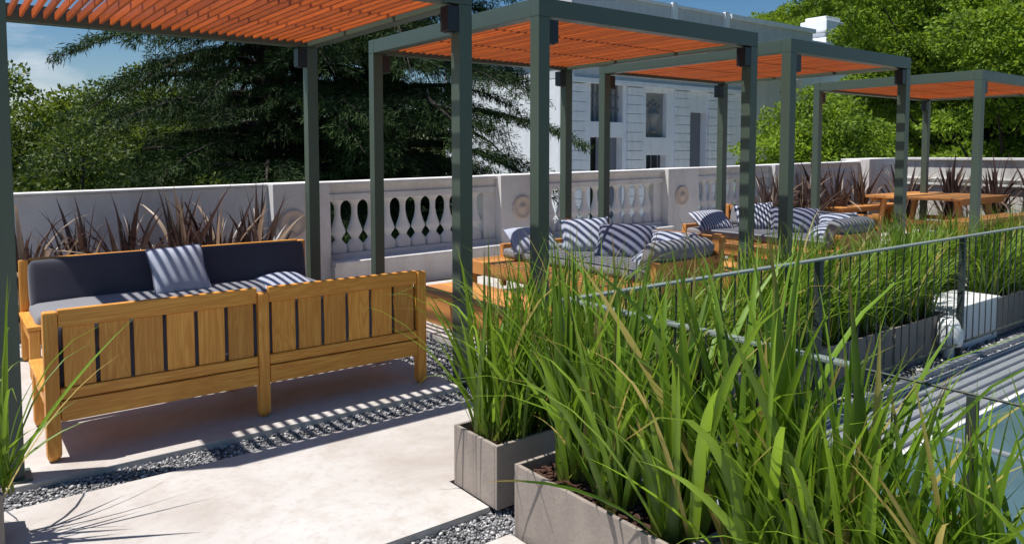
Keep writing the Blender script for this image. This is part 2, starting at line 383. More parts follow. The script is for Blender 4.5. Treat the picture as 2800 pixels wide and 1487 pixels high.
def pillow_mesh(w, h, t, seed=0, n=14):
    rr = random.Random(seed); ph = [rr.uniform(0, 6.28) for _ in range(6)]
    vs = []; fs = []; 
    for side in (1, -1):
        for i in range(n + 1):
            for j in range(n + 1):
                u = -1 + 2 * i / n; v = -1 + 2 * j / n
                pin = 1 - .07 * (u * u * (1 - v * v) * 0 + (1 - abs(u)) * v ** 4 + (1 - abs(v)) * u ** 4)
                f = max(0, (1 - abs(u) ** 2.6) * (1 - abs(v) ** 2.6)) ** .55
                wr = .10 * math.sin(3.1 * u + ph[0] + 2 * v) * math.cos(2.7 * v + ph[1]) * f
                vs.append((u * w / 2 * pin, v * h / 2 * pin, side * t / 2 * f * (1 + wr) + .012 * math.sin(2 * u + ph[2]) * math.cos(2 * v + ph[3])))
    k = (n + 1) * (n + 1)
    for s in range(2):
        for i in range(n):
            for j in range(n):
                q = [s * k + i * (n + 1) + j, s * k + (i + 1) * (n + 1) + j, s * k + (i + 1) * (n + 1) + j + 1, s * k + i * (n + 1) + j + 1]
                fs.append(q if s == 0 else q[::-1])
    return MB().add(vs, fs, True)
def pillow(label, w, h, t, loc, rot, material, group, seed=0):
    o = pillow_mesh(w, h, t, seed).build('pillow', material); o.location = loc
    rx, ry, rz = rot   # spin in its own plane, then tilt up, then heading
    Mx = Matrix.Rotation(R(rz), 4, 'Z') @ Matrix.Rotation(R(rx), 4, 'X') @ Matrix.Rotation(R(ry), 4, 'Z')
    o.rotation_euler = Mx.to_euler()
    me = o.data; nn = 14; k_ = [j for j in range(nn + 1)] + [i * (nn + 1) + nn for i in range(1, nn + 1)] + [nn * (nn + 1) + j for j in range(nn - 1, -1, -1)] + [i * (nn + 1) for i in range(nn - 1, -1, -1)]
    MB().tube([o.data.vertices[q].co.copy() for q in k_], .0055, 6, False).build('piping', M_strd, o)
    return tag(o, label, 'pillow', group)
pillow('light pillow propped upright against the charcoal cushion, striped by slat shadows', .43, .42, .15, (1.545, 6.50, .645), (60, 3, 0), M_str, 'pillows on the sofa', 1)
pillow('light pillow lying flat on the seat of the sofa facing the camera', .58, .46, .09, (2.38, 6.40, .475), (3, 86, 0), M_str, 'pillows on the sofa', 2)

# ------------------------------------------------------------------ daybeds
def make_daybed(label):
    """origin at floor, near right corner; x from -1.5 to 0, y from 0 to 2.35"""
    t = empty('daybed'); tag(t, label, 'daybed', 'wooden daybeds under the pergolas')
    X0, Y1, H = -1.55, 2.40, .40
    for x in (X0 + .06, -.06):
        for y in (.06, 1.2, 2.34): MB().box((x - .045, y - .045, .002), (x + .045, y + .045, H - .001 if x < -1 else (.79 if y != 1.2 else .70)), .008).build('leg', WT[2], t)
    MB().box((X0, .0, H - .14), (X0 + .035, Y1, H), .005).build('side_rail', WT[1], t)
    MB().box((-.036, .11, H - .14), (-.002, Y1 - .11, H), .005).build('side_rail', WT[1], t)
    for y in (0, Y1 - .034): MB().box((X0 + .037, y, H - .14), (-.11, y + .034, H), .005).build('end_rail', WT[0], t)
    m = MB(); n = 17
    for i in range(n):
        y = .04 + i * (Y1 - .08) / n; m.box((X0 + .038, y + .006, H - .035), (-.04, y + (Y1 - .08) / n - .006, H - .004), .003)
    m.build('deck_planks', WT[0], t)
    # back rest along the right edge, low plank panels at both ends
    MB().box((-.085, -.01, .70), (-.02, Y1 + .01, .77), .008).build('top_rail', WT[1], t)
    m = MB()
    for i in range(13): m.box((-.065, .12 + i * .17, H + .002), (-.045, .12 + i * .17 + .155, .698), .003)
    m.build('back_planks', WT[2], t)
    for y, hh in ((.0, .58), (Y1 - .06, .54)):
        MB().box((X0 + .55, y, hh - .055), (-.11, y + .06, hh), .006).build('arm_rail', WT[0], t)
        m = MB()
        for i in range(6): m.box((X0 + .57 + i * .155, y + .02, .10 if y == 0 else H), (X0 + .57 + i * .155 + .142, y + .04, hh - .057), .003)
        m.build('arm_planks', WT[2], t)
        MB().box((X0 + .50, y - .005, .05), (X0 + .55, y + .065, hh + .002), .006).build('arm_post', WT[2], t)
    return t
d1 = make_daybed('wooden daybed with grey mattress under the second pergola, behind the low table'); d1.location = (6.26, 4.62, 0)
d2 = copy_tree(d1); d2.location = (9.62, 4.70, .03); d2['label'] = 'wooden daybed under the third pergola, farther along the terrace'
def dress(dx, dy, dz, where, k):
    g = 'pillows on the daybeds'
    cushion('mattress', 'grey mattress on the daybed ' + where, (1.0, 2.16, .10), (5.55 + dx, 5.80 + dy, .452 + dz), (0, 0, 0), M_fabl, 'daybed mattresses', .035, .01, 5 + k)
    cushion('back_cushion', 'long grey back cushion of the daybed ' + where, (.13, 1.95, .26), (5.98 + dx, 5.80 + dy, .64 + dz), (0, 9, 0), M_fabl, 'daybed back cushions', .045, .015, 8 + k)
    A, Bm = (M_str, M_strd) if not k else (M_strn, M_strd)
    pillow('pillow at the far left of the daybed ' + where, .60, .42, .18, (5.28 + dx, 6.60 + dy, .605 + dz), (36, 0, -14), A, g, 11 + k)
    pillow('large pillow at the far right of the daybed ' + where, .54, .48, .22, (5.70 + dx, 6.18 + dy, .66 + dz), (52, 6, -48), A, g, 13 + k)
    pillow('dark blue grey pillow on the daybed ' + where, .62, .48, .22, (5.72 + dx, 5.58 + dy, .64 + dz), (48, 0, -58), Bm, g, 15 + k)
    pillow('light pillow near the right front of the daybed ' + where, .46, .44, .17, (5.84 + dx, 5.05 + dy, .63 + dz), (40, 5, -70), M_str, g, 17 + k)
    pillow('light pillow beside the near arm of the daybed ' + where, .46, .44, .17, (5.56 + dx, 5.04 + dy, .59 + dz), (30, 10, -130), M_str, g, 19 + k)
    cushion('back_cushion', 'big grey cushion on the near arm of the daybed ' + where, (.88, .17, .30), (5.58 + dx, 4.74 + dy, .60 + dz), (24, 0, 0), M_fabl, 'big grey cushions on daybeds', .06, .02, 21 + k)
dress(.10, .02, 0, 'beside the low table', 0)
dress(3.46, .10, .03, 'under the third pergola', 1)

def make_lowtable(label):
    t = empty('low_table'); tag(t, label, 'low table', 'low tables by the daybeds')
    m = MB()
    for i in range(6): m.box((-.33 + i * .11, -.85, .255), (-.33 + i * .11 + .105, .85, .285), .003)
    m.build('tabletop', WT[1], t)
    for x in (-.325, .30): MB().box((x, -.845, .002), (x + .025, .845, .254), .003).build('side_panel', WT[1], t)
    for y in (-.80, .72):
        MB().box((-.298, y, .002), (.298, y + .08, .253), .005).build('end_panel', WT[2], t)
    return t
lt = make_lowtable('low wooden table beside the nearest daybed, just right of the plank sofa'); lt.location = (3.98, 5.55, 0)
lt2 = copy_tree(lt); lt2.location = (7.20, 5.5, .02); lt2['label'] = 'low wooden table beside the daybed under the third pergola, mostly behind grass'

# ------------------------------------------------------------------ picnic table and benches at the far end
t = empty('dining_table', (15.4, 6.4, 0)); tag(t, 'long wooden dining table at the far end of the terrace under the last pergola', 'table')
m = MB()
for i in range(9): m.box((-1.5, -.95 + i * .19, .765), (.5, -.95 + i * .19 + .183, .815), .004)
m.build('tabletop', WT[0], t)
for y in (-.9, .67): MB().box((-1.4, y, .69), (.4, y + .03, .763), .004).build('apron', WT[0], t)
for x in (-1.15, .15):
    for y, s in ((-.72, 1), (.56, -1)):
        m = MB(); m.tube([(x, y, .76), (x, y - s * .12, .002)], .06, 4); m.build('leg', WT[2], t)
    MB().box((x - .03, -.58, .30), (x + .03, .42, .38), .004).build('stretcher', WT[1], t)
def make_bench(label, loc, L):
    t = empty('bench', loc); tag(t, label, 'bench', 'benches at the far dining table')
    m = MB()
    for i in range(3): m.box((-L / 2, -.19 + i * .128, .44), (L / 2, -.19 + i * .128 + .122, .485), .004)
    m.build('seat', WT[0], t)
    for x in (-L / 2 + .18, L / 2 - .25): MB().box((x, -.16, .002), (x + .07, .16, .439), .005).build('leg', WT[2], t)
    MB().box((-L / 2 + .2, -.02, .36), (L / 2 - .2, .02, .438)).build('stretcher', WT[0], t)
make_bench('long wooden bench on the far side of the dining table, near the wall', (15.0, 7.75, .05), 2.6)
make_bench('wooden bench on the near side of the dining table, close to the grass', (13.8, 5.05, .05), 2.6)
make_bench('wooden bench end showing behind the grass right of the dining table', (15.7, 4.9, .05), .7)

# ------------------------------------------------------------------ balustrade
BW = empty('balustrade', (3.0, 8.4, 0)); BW.rotation_euler = (0, R(-.75), 0)
tag(BW, 'white rendered balustrade wall with vase shaped balusters and round medallions behind the pergolas', 'balustrade')
def wx(x): return x - 3.0
TOPZ, LED = 1.25, .31
piers = [(2.99, 3.66), (6.17, 7.02), (9.63, 10.42), (12.68, 13.4)]
bays = [(3.66, 6.17), (7.02, 9.63), (10.42, 12.68)]
MB().box((wx(-6), .03, -.06), (wx(2.99), .25, TOPZ - .03), .006).build('solid_wall', M_wall, BW)
MB().box((wx(-6), .015, TOPZ - .028), (wx(2.985), .30, TOPZ - .002), .006).build('coping', M_wall, BW)
for i, (a, b) in enumerate(piers):
    p = MB(); p.box((wx(a), -.13, -.06), (wx(b), .30, TOPZ), .006).build('pier', M_wall, BW)
    cx = wx((a + b) / 2) - .06 - (.05 if i == 0 else 0)
    q = MB(); q.lathe([(.17, 0), (.172, .012), (.16, .026), (.135, .026), (.125, .018), (.05, .018), (.04, .035), (.02, .042), (.004, .044)], (cx, -.1305, .79), 32, 'Y'); q.build('medallion', M_round, BW)
prof = [(.5, 0), (.5, .13), (.40, .17), (.20, .24), (.28, .30), (.40, .345), (.46, .38), (.43, .42), (.33, .50), (.22, .60), (.165, .70), (.165, .80), (.20, .87), (.30, .92), (.5, .965), (.5, 1.0)]
zb = .378; zt = 1.046

bal0 = None
for bi, (a, b) in enumerate(bays):
    MB().box((wx(a) + .001, -.02, -.06), (wx(b) - .001, .26, zb - .002), .004).build('plinth', M_wall, BW)
    MB().box((wx(a) + .001, -.23, -.06), (wx(b) - .001, -.021, LED - .052), .004).build('plinth', M_wall, BW)
    MB().box((wx(a) + .001, -.26, LED - .05), (wx(b) - .001, -.021, LED), .008).build('ledge', M_wall, BW)
    MB().box((wx(a) + .001, .01, zt + .002), (wx(b) - .001, .22, TOPZ - .05), .004).build('rail', M_wall, BW)
    MB().box((wx(a) + .001, -.05, TOPZ - .048), (wx(b) - .001, .28, TOPZ - .004), .01).build('coping', M_wall, BW)
    MB().box((wx(a) + .001, -.012, zt - .03), (wx(b) - .001, .009, zt + .05), .006).build('moulding', M_wall, BW)
    for x0, x1 in ((wx(a) + .001, wx(a) + .07), (wx(b) - .20, wx(b) - .001)):
        MB().box((x0, .012, zb), (x1, .20, zt), .004).build('jamb', M_wall, BW)
    n = 10; L = wx(b) - .20 - wx(a) - .07
    for k in range(n):
        x = wx(a) + .07 + (k + .5) * L / n
        if bal0 is None:
            p_ = L / n - .002; hs = zt - zb - .004; m = MB()
            prof2 = []   # round the profile with a few in-between points
            for q in range(len(prof) - 1):
                for f_ in (0, .5): prof2.append((prof[q][0] * (1 - f_) + prof[q + 1][0] * f_, prof[q][1] * (1 - f_) + prof[q + 1][1] * f_))
            prof2.append(prof[-1]); vs = []; fs = []
            for h_, z in prof2:   # a flattened round section
                w_ = h_ * p_; d_ = .022 + .040 * h_ / .5
                for e in range(14): a_ = 2 * math.pi * e / 14; vs.append((w_ * math.cos(a_), d_ * math.sin(a_), z * hs))
            for q in range(len(prof2) - 1):
                for e in range(14): fs.append((q * 14 + e, q * 14 + (e + 1) % 14, q * 14 + 14 + (e + 1) % 14, q * 14 + 14 + e))
            m.add(vs, fs, True); m.add(vs[:14], [tuple(range(14))]); m.add(vs[-14:], [tuple(range(14))])
            o = m.build('baluster', M_wall, BW); bal0 = o
        else:
            o = bal0.copy(); col.objects.link(o); o.parent = BW
        o.location = (x, .07, zb + .002)
for a, b in ((13.4, 16.0),):
    MB().box((wx(a), .0, -.06), (wx(b), .22, TOPZ - .05), .004).build('solid_wall', M_wall, BW)
    MB().box((wx(a), -.05, TOPZ - .048), (wx(b), .28, TOPZ - .002), .01).build('coping', M_wall, BW)
    f = MB()
    for q in range(1):
        x0 = wx(a) + .25; x1 = x0 + 2.1
        f.box((x0, -.03, 1.02), (x1, -.001, 1.06)); f.box((x0, -.03, .5), (x1, -.001, .54)); f.box((x0, -.03, .541), (x0 + .04, -.001, 1.019)); f.box((x1 - .04, -.03, .541), (x1, -.001, 1.019))
    f.build('panel_moulding', M_wall, BW)
MB().box((wx(16.0), -.25, .0), (wx(17.3), .4, TOPZ + .05), .01).build('corner_pier', M_wall, BW)
EW = empty('end_wall', (17.35, 8.1, 0)); tag(EW, 'weathered white wall with shallow mouldings closing the far right end of the terrace', 'wall')
MB().box((0, -9, -.06), (.3, .0, 1.44), .006).build('wall', M_wallold, EW)
MB().box((-.06, -9.0, 1.442), (.36, .06, 1.50), .012).build('coping', M_wall, EW)
m = MB(); m.box((-.05, -8.9, 1.02), (-.001, -.1, 1.06), .01); m.box((-.07, -8.9, .90), (-.001, -.1, .95), .01)
m.build('moulding', M_wallold, EW)

# ------------------------------------------------------------------ railing round the roof light
RX, RY, RH = 2.23, 2.49, .95
rl = empty('railing', (RX, RY, 0)); tag(rl, 'slim grey green metal railing with thin vertical rods around the glazed roof', 'railing')
MB().box((-.02, -.022, RH - .012), (7.4, .022, RH), .002).build('top_rail', M_rail, rl)
MB().box((-.021, -1.32, RH - .0125), (.021, -.023, RH - .0005), .002).build('top_rail', M_rail, rl)
MB().box((.0, -.012, .09), (7.4, .012, .10)).build('bottom_rail', M_rod, rl)
MB().box((-.012, -2.6, .09), (.012, -.013, .10)).build('bottom_rail', M_rod, rl)
for p in ((0, 0), (2.07, 0), (4.15, 0), (6.22, 0), (0, -1.66)):
    q = .013 if p[1] < -1 else .021; MB().box((p[0] - q, p[1] - q, -.05), (p[0] + q, p[1] + q, RH - .013), .003).build('post', M_rod, rl)
m = MB(); m.tube([(0, -1.321, RH - .01), (0, -2.6, RH - .01)], .0045, 6); m.build('cable', M_rod, rl)
rod0 = None
for k in range(1, 60):
    if rod0 is None: rod0 = o = MB().tube([(0, 0, .101), (0, 0, RH - .013)], .0048, 6).build('rod', M_rod, rl)
    else: o = rod0.copy(); col.objects.link(o); o.parent = rl
    o.location = (k * .122 + .004, 0, 0)
for k in range(1, 11):
    o = rod0.copy(); col.objects.link(o); o.parent = rl; o.location = (0, -k * .122 - .004, 0)

# lower roof inside the railing
m = MB(); 
y = 2.40; n = 9
rf = empty('metal_roof', (2.35, 0, 0)); tag(rf, 'ribbed grey metal roof with white edge strip beside the glazed roof light', 'roof')
MB().box((0, 1.86, -.055), (12, 2.40, -.03)).build('sheet', M_zinc, rf)
for k in range(6): m.box((0, 1.90 + k * .085, -.0295), (12, 1.90 + k * .085 + .028, -.008), .006)
m.build('ribs', M_zinc, rf)
MB().box((0, 2.401, -.055), (12, 2.44, .012), .004).build('flashing', M_zinc, rf)
MB().box((0, 1.83, -.055), (12, 1.858, -.004), .004).build('edge_strip', M_wall, rf)
sk = empty('roof_light', (2.35, 0, 0)); tag(sk, 'blue grey glazed roof light lying flat inside the railing', 'skylight')
MB().box((0, -5, -.056), (12, 1.828, -.03)).build('pane', M_skyl, sk)
m = MB()
for k in range(8): m.box((k * 1.45 + .7, -5, -.0295), (k * 1.45 + .74, 1.81, -.012), .003)
m.build('glazing_bar', M_zinc, sk)
# white wall box and bulkhead lamp
bx = empty('utility_box', (7.03, 2.60, -.05)); tag(bx, 'small white utility box standing at the roof edge beside the planters', 'box')
MB().box((-.42, .0, .0), (.42, .36, .36), .008).build('case', M_white, bx)
MB().box((-.43, -.012, .361), (.43, .372, .385), .006).build('lid', M_white, bx)
m = MB(); m.box((.3, -.003, .05), (.33, -.0005, .09)); m.build('latch', M_black, bx)
MB().box((-.48, .05, .0), (-.435, .30, .30), .006).build('bracket', M_white, bx)
lp = empty('vent_cowl', (6.37, 2.56, -.03)); tag(lp, 'white rounded vent cowl at the roof edge left of the utility box', 'vent')
MB().lathe([(.045, 0), (.045, .10)], (0, 0, 0), 14).build('pipe', M_white, lp)
MB().lathe([(.082, .101), (.092, .102), (.096, .14), (.096, .22), (.088, .27), (.066, .31), (.035, .33), (.004, .335)], (0, 0, 0), 24).build('hood', M_white, lp)

# ------------------------------------------------------------------ planters and grasses
def make_planter(label, loc, L, wd, h, along='x', group=None):
    t = empty('planter', loc); tag(t, label, 'planter', group)
    sx, sy = (L, wd) if along == 'x' else (wd, L); th = .018
    m = MB()
    m.box((0, 0, 0), (sx, th, h), .003); m.box((0, sy - th, 0), (sx, sy, h), .003)
    m.box((0, th + .0005, 0), (th, sy - th - .0005, h - .001), .003); m.box((sx - th, th + .0005, 0), (sx, sy - th - .0005, h - .001), .003)
    m.build('box', M_plant, t)
    s = MB(); nx, ny = int(sx / .05), int(sy / .05); 
    vs = [(th + (sx - 2 * th) * i / nx, th + (sy - 2 * th) * j / ny, h - .045 + random.uniform(-.014, .014)) for i in range(nx + 1) for j in range(ny + 1)]
    fs = [(i * (ny + 1) + j, (i + 1) * (ny + 1) + j, (i + 1) * (ny + 1) + j + 1, i * (ny + 1) + j + 1) for i in range(nx) for j in range(ny)]
    for q in range(int(sx * sy * 500)):   # bark chips
        x, y = random.uniform(th + .02, sx - th - .02), random.uniform(th + .02, sy - th - .02); a = random.uniform(0, 3.14); l = random.uniform(.012, .03); w = .008
        z = h - .03 + random.uniform(-.01, .012); c, q2 = math.cos(a), math.sin(a); tz = random.uniform(-.012, .012)
        o = len(vs); vs += [(x - l * c - w * q2, y - l * q2 + w * c, z - tz), (x + l * c - w * q2, y + l * q2 + w * c, z + tz), (x + l * c + w * q2, y + l * q2 - w * c, z + tz), (x - l * c + w * q2, y - l * q2 - w * c, z - tz)]
        fs.append((o, o + 1, o + 2, o + 3))
    s.add(vs, fs); s.build('mulch', M_soil, t); return t

def blades(n, Lr, wr, spread, lean, droop, seed, nseg=7, kink=0, twist=.5, st0=.6):
    """n ribbons with a folded mid-rib; lean in radians from vertical"""
    g = np.random.default_rng(seed); V = []; F = []; c = 0
    for i in range(n):
        arch = g.random() < .27; L = g.uniform(*Lr) * (1 if g.random() > .2 else .7) * (1.12 if arch else 1); w = g.uniform(*wr); az = g.uniform(0, 2 * math.pi); r0 = spread * math.sqrt(g.random())
        th = abs(g.normal(0, lean)) ; dr = droop * g.random() ** 2.0 * .8 + (g.uniform(.5, 2.0) if arch else 0) * droop; w = w * .75 if arch else w; th = max(th, g.uniform(.3, .7)) if arch else th
        d = np.array([math.cos(az), math.sin(az)]); a2 = g.uniform(0, 2 * math.pi)
        p = np.array([r0 * math.cos(a2), r0 * math.sin(a2), 0.0]); tw = g.uniform(-twist, twist); face = az + math.pi / 2 + g.uniform(-.9, .9)
        kk = g.integers(2, nseg - 1) if g.random() < kink else -1
        ang = th * st0
        for s in range(nseg + 1):
            u = s / nseg
            ww = w * (.62 + .75 * u * (1 - u) + .2 * (1 - u)) * (1 if u < .55 else max(.02, 1 - ((u - .55) / .45) ** 1.6))
            f = face + tw * u; sd = np.array([math.cos(f), math.sin(f), 0]) * ww / 2
            tdir = np.array([d[0] * math.sin(ang), d[1] * math.sin(ang), math.cos(ang)]); nrm = np.cross(tdir, sd); nn = np.linalg.norm(nrm); nrm = nrm / nn if nn > 0 else nrm
            V += [p - sd, p - nrm * ww * .16, p + sd]
            if s < nseg:
                F += [(c + 3 * s, c + 3 * s + 1, c + 3 * s + 4, c + 3 * s + 3), (c + 3 * s + 1, c + 3 * s + 2, c + 3 * s + 5, c + 3 * s + 4)]
            p = p + tdir * L / nseg; ang += th * (1 - st0) / nseg * 1.2 + dr * (u ** 1.3) / nseg * 2.2
            if s == kk: ang += g.uniform(.9, 1.7)
        c += 3 * (nseg + 1)
    return np.array(V), np.array(F)
def clump_protos(n, nb, Lr, wr, spread, lean, droop, seed, name, material, **k):
    out = []
    for i in range(n):
        V, F = blades(nb, Lr, wr, spread, lean, droop, seed + i, **k); o = np_mesh(name, V, F, material, smooth=True, along=np.tile(np.repeat(np.linspace(0, 1, 8), 3), nb)); out.append(o)
    return out
ORD = ['first', 'second', 'third', 'fourth', 'fifth', 'sixth', 'seventh', 'eighth', 'ninth', 'tenth']
g_small = clump_protos(6, 165, (.44, .93), (.009, .022), .12, .46, 1.15, 100, 'grass_clump', M_grass)
g_big = clump_protos(6, 92, (.48, 1.06), (.015, .039), .075, .40, .72, 200, 'grass_clump', M_grass)
used = set()
def place(protos, i, loc, rz, sc, label, cat='grass', group=None):
    p = protos[i % len(protos)]
    if p.name in used: o = p.copy(); col.objects.link(o)
    else: o = p; used.add(p.name)
    o.location = loc; o.rotation_euler = (0, 0, rz); o.scale = (sc, sc, sc * random.uniform(.95, 1.05)); return tag(o, label, cat, group)
# row behind the railing
x = 1.94; k = 0; gi = 0
while k < 7:
    make_planter('grey planter box, %s from the railing corner in the row behind the railing' % ORD[k], (x, 2.64, -.05 if k else -.004), .90, .35, .345 if k else .295, 'x', 'planters in the row behind the railing')
    for j in range(3):
        place(g_small, gi, (x + .16 + j * .29, 2.815 + random.uniform(-.03, .03), .245), random.uniform(0, 6.28), random.uniform(.92, 1.08) * (1.12 if k == 0 else 1),
              'green grass clump %s of the %s planter from the railing corner' % (('at the left end', 'in the middle', 'at the right end')[j], ORD[k]), 'grass', 'grass clumps in the planter row')
        gi += 1
    x += .925; k += 1
    if k == 5: x = 7.50   # the utility box stands in this gap
make_planter('grey planter box behind the utility box in the row behind the railing', (6.58, 3.03, .002), 1.46, .33, .29, 'x', 'planters in the row behind the railing')
for j in range(5): place(g_small, gi + j, (6.72 + j * .29, 3.19, .25), 1.7 * j, 1.0, 'green grass clump, %s from the left in the planter behind the utility box' % ORD[j], 'grass', 'grass clumps in the planter row')
# row in the foreground, along the other railing
fp = [(1.55, .89, 'foreground grey planter box at the bottom centre with blade shadows on its side'), (.63, .89, 'foreground grey planter box at the bottom right, mostly hidden by grass'), (-.29, .89, 'grey planter box past the bottom right corner')]
for y0, L, lb in fp: make_planter(lb, (1.885, y0, -.05), L, .31, .345, 'y', 'foreground planters')
fg = [(2.26, .96, 'green grass clump at the left end of the foreground planter, beside the short planter'), (1.98, 1.02, 'green grass clump second from the left in the foreground planter row'),
      (1.68, 1.16, 'tall bright green grass clump in the middle of the foreground planter row'), (1.36, 1.22, 'tallest grass clump with upright blades at the bottom centre right'),
      (1.08, .98, 'grass clump with broad dark blades in the second foreground planter'), (.76, .80, 'low grass clump in front of the blue grey roof light'), (.46, .80, 'short upright grass clump at the bottom right corner'), (1.21, .86, 'dense grass clump between the tallest clump and the broad dark bladed one'), (.90, .80, 'grass clump left of the low clump before the roof light'), (.60, .78, 'grass clump just left of the bottom right corner clump')]
for i, (y, s, lb) in enumerate(fg): place(g_big, i, (2.04 + random.uniform(-.02, .02), y, .245), 1.1 * i + .4, s, lb, 'grass', 'foreground grass clumps')
# left edge
make_planter('grey planter box at the left edge beside the dark post', (-.52, 3.52, -.03), .68, .34, .28, 'x', 'planters at the left edge')
g_edge = clump_protos(2, 42, (.34, .78), (.010, .022), .07, .5, 1.2, 400, 'grass_clump', M_grass)
place(g_edge, 0, (.13, 3.68, .2), .6, 1.2, 'grass clump with yellow green blades at the left edge beside the dark post', 'grass', 'left edge grasses')
place(g_edge, 1, (-.2, 3.70, .2), 2.6, 1.0, 'grass clump at the far left edge, mostly outside the picture', 'grass', 'left edge grasses')

# flax (bronze, spiky) along the wall
fl = clump_protos(4, 62, (.60, 1.28), (.036, .074), .09, .50, .9, 300, 'flax_plant', M_flax, kink=.30, twist=.8)
flx = [(.55, 'bronze flax plant at the left end of the row behind the sofa'), (1.0, 'bronze flax plant second from the left behind the sofa'), (1.42, 'bronze flax plant behind the propped pillow near the sofa middle'),
       (1.85, 'tall upright bronze flax plant just right of the propped pillow'), (2.2, 'bronze flax plant with one long blade leaning right across the wall'), (2.58, 'bronze flax plant at the right end of the row behind the sofa')]
for i, (x, lb) in enumerate(flx): place(fl, i, (x, 7.72 + random.uniform(-.06, .06), .12), 1.9 * i + .3, [.95, .9, .95, 1.1, 1.05, .95][i], lb, 'flax', 'flax plants behind the sofa')
make_planter('low grey planter box holding the bronze flax behind the sofa', (.2, 7.5, 0), 2.9, .42, .17, 'x', 'flax planters')
flf = [(11.6, 7.75, 1.0), (12.2, 7.9, 1.05), (12.9, 7.8, 1.15), (13.6, 8.0, 1.2), (14.4, 8.0, 1.15), (15.3, 8.0, 1.15), (16.4, 7.6, 1.25), (16.7, 6.8, 1.25), (16.8, 6.0, 1.25), (16.8, 5.2, 1.3), (16.9, 4.5, 1.3)]
for i, (x, y, s) in enumerate(flf):
    place(fl, i + 2, (x, y, .12), 2.3 * i, s * 1.0, 'bronze flax plant, %s from the left in the bed behind the dining table' % (ORD + ['eleventh'])[i], 'flax', 'flax plants by the far wall')
structure(MB().box((11.3, 7.4, .005), (17.2, 8.25, .12), .01).build('planting_bed', M_soil))
structure(MB().box((16.3, 3.4, .006), (17.25, 7.38, .12), .01).build('planting_bed', M_soil))

# ------------------------------------------------------------------ building
B = empty('villa', (21.6, 24, -5)); tag(B, 'pale neoclassical villa with rusticated piers and tall openings beyond the balustrade', 'building')
def bx_(name, a, b, m, par=B, bev=0): 
    return MB().box((a[0] - 21.6, a[1] - 24, a[2] + 5), (b[0] - 21.6, b[1] - 24, b[2] + 5), bev).build(name, m, par)
# openings in the facade: (x0,x1,z0,z1)
ops = [(22.85, 24.85, 2.98, 4.70), (22.85, 24.85, -3.0, 3.5 - .55), (26.4, 27.83, 2.33, 4.43), (26.44, 27.84, -.6, 1.5), (29.5, 30.85, -1.0, 3.62)]
ops[1] = (22.85, 24.85, -1.5, 2.30)
xs = sorted({21.6, 34.4} | {o[0] for o in ops} | {o[1] for o in ops}); zs = sorted({-5, 4.82} | {o[2] for o in ops} | {o[3] for o in ops})
wallm = MB()
for i in range(len(xs) - 1):
    z = None
    for j in range(len(zs) - 1):
        cx, cz = (xs[i] + xs[i + 1]) / 2, (zs[j] + zs[j + 1]) / 2
        hole = any(o[0] < cx < o[1] and o[2] < cz < o[3] for o in ops)
        if not hole: wallm.box((xs[i] - 21.6, .12, zs[j] + 5), (xs[i + 1] - 21.6, .75, zs[j + 1] + 5))
wallm.build('wall', M_bld, B)
bx_('side_wall', (21.6, 24.76, -5), (22.3, 34, 4.82), M_bld)
bx_('rear_wall', (22.31, 25.6, -5), (34.4, 34, 4.8), M_bld)
def rust(x0, x1):
    m = MB(); z = -5
    while z < 4.6:
        h = min(.42, 4.6 - z); m.box((x0 - 21.6, .0, z + 5), (x1 - 21.6, .119, z + 5 + h - .022), .008); z += .42
    m.build('rusticated_pier', M_bld, B)
for a, b in ((21.6, 22.5), (25.1, 26.15), (28.4, 29.45), (30.9, 33.0)): rust(a, b)
bx_('cornice', (21.45, 23.88, 4.64), (34.5, 24.119, 4.84), M_bld)
bx_('frieze', (21.6, 24.0, 4.85), (34.4, 24.8, 6.3), M_bldtrim)
bx_('frieze', (21.6, 24.81, 4.85), (22.3, 34, 6.3), M_bldtrim)
bx_('main_cornice', (21.2, 23.55, 6.31), (40.2, 25.0, 6.6), M_bld); bx_('main_cornice', (21.2, 25.01, 6.31), (22.6, 34, 6.6), M_bld)
bx_('parapet', (21.6, 24.0, 6.61), (32.2, 24.5, 8.5), M_bldtrim); bx_('parapet_coping', (21.5, 23.9, 8.51), (32.3, 24.6, 8.62), M_bld)
bx_('parapet', (32.35, 23.9, 6.61), (40, 24.5, 8.4), M_bldtrim); bx_('parapet_coping', (32.3, 23.75, 8.41), (40.1, 24.6, 8.62), M_bld)
bx_('parapet', (21.6, 24.51, 6.61), (22.1, 34, 8.5), M_bldtrim)
for x in (27.9, 31.9): bx_('parapet_pier', (x, 23.85, 6.62), (x + .35, 23.99, 8.7), M_bld)
bx_('wing', (34.45, 24.9, -5), (40, 34, 6.3), M_bldtrim)
bx_('roof', (22.2, 24.6, 6.3), (39.9, 34, 6.5), M_bldtrim)
# window infill
def win(o, depth, mat_, nm, grille=0):
    f = bx_(nm, (o[0], 24 + depth, o[2]), (o[1], 24 + depth + .05, o[3]), mat_)
    if grille:
        g = MB()
        for k in range(grille): 
            x = o[0] + (k + .5) * (o[1] - o[0]) / grille; g.box((x - .03 - 21.6, depth - .06, o[2] + 5), (x + .03 - 21.6, depth - .01, o[3] + 5))
        for z in (.33, .66): zz = o[2] + z * (o[3] - o[2]); g.box((o[0] - 21.6, depth - .085, zz - .03 + 5), (o[1] - 21.6, depth - .061, zz + .03 + 5))
        g.build('grille', M_curtain, f)
    return f
win(ops[0], .45, M_relief, 'ornament_panel', 7)
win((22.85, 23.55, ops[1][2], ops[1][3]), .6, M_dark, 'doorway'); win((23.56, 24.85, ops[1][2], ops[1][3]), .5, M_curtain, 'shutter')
f = win(ops[2], .35, M_relief, 'relief_panel')
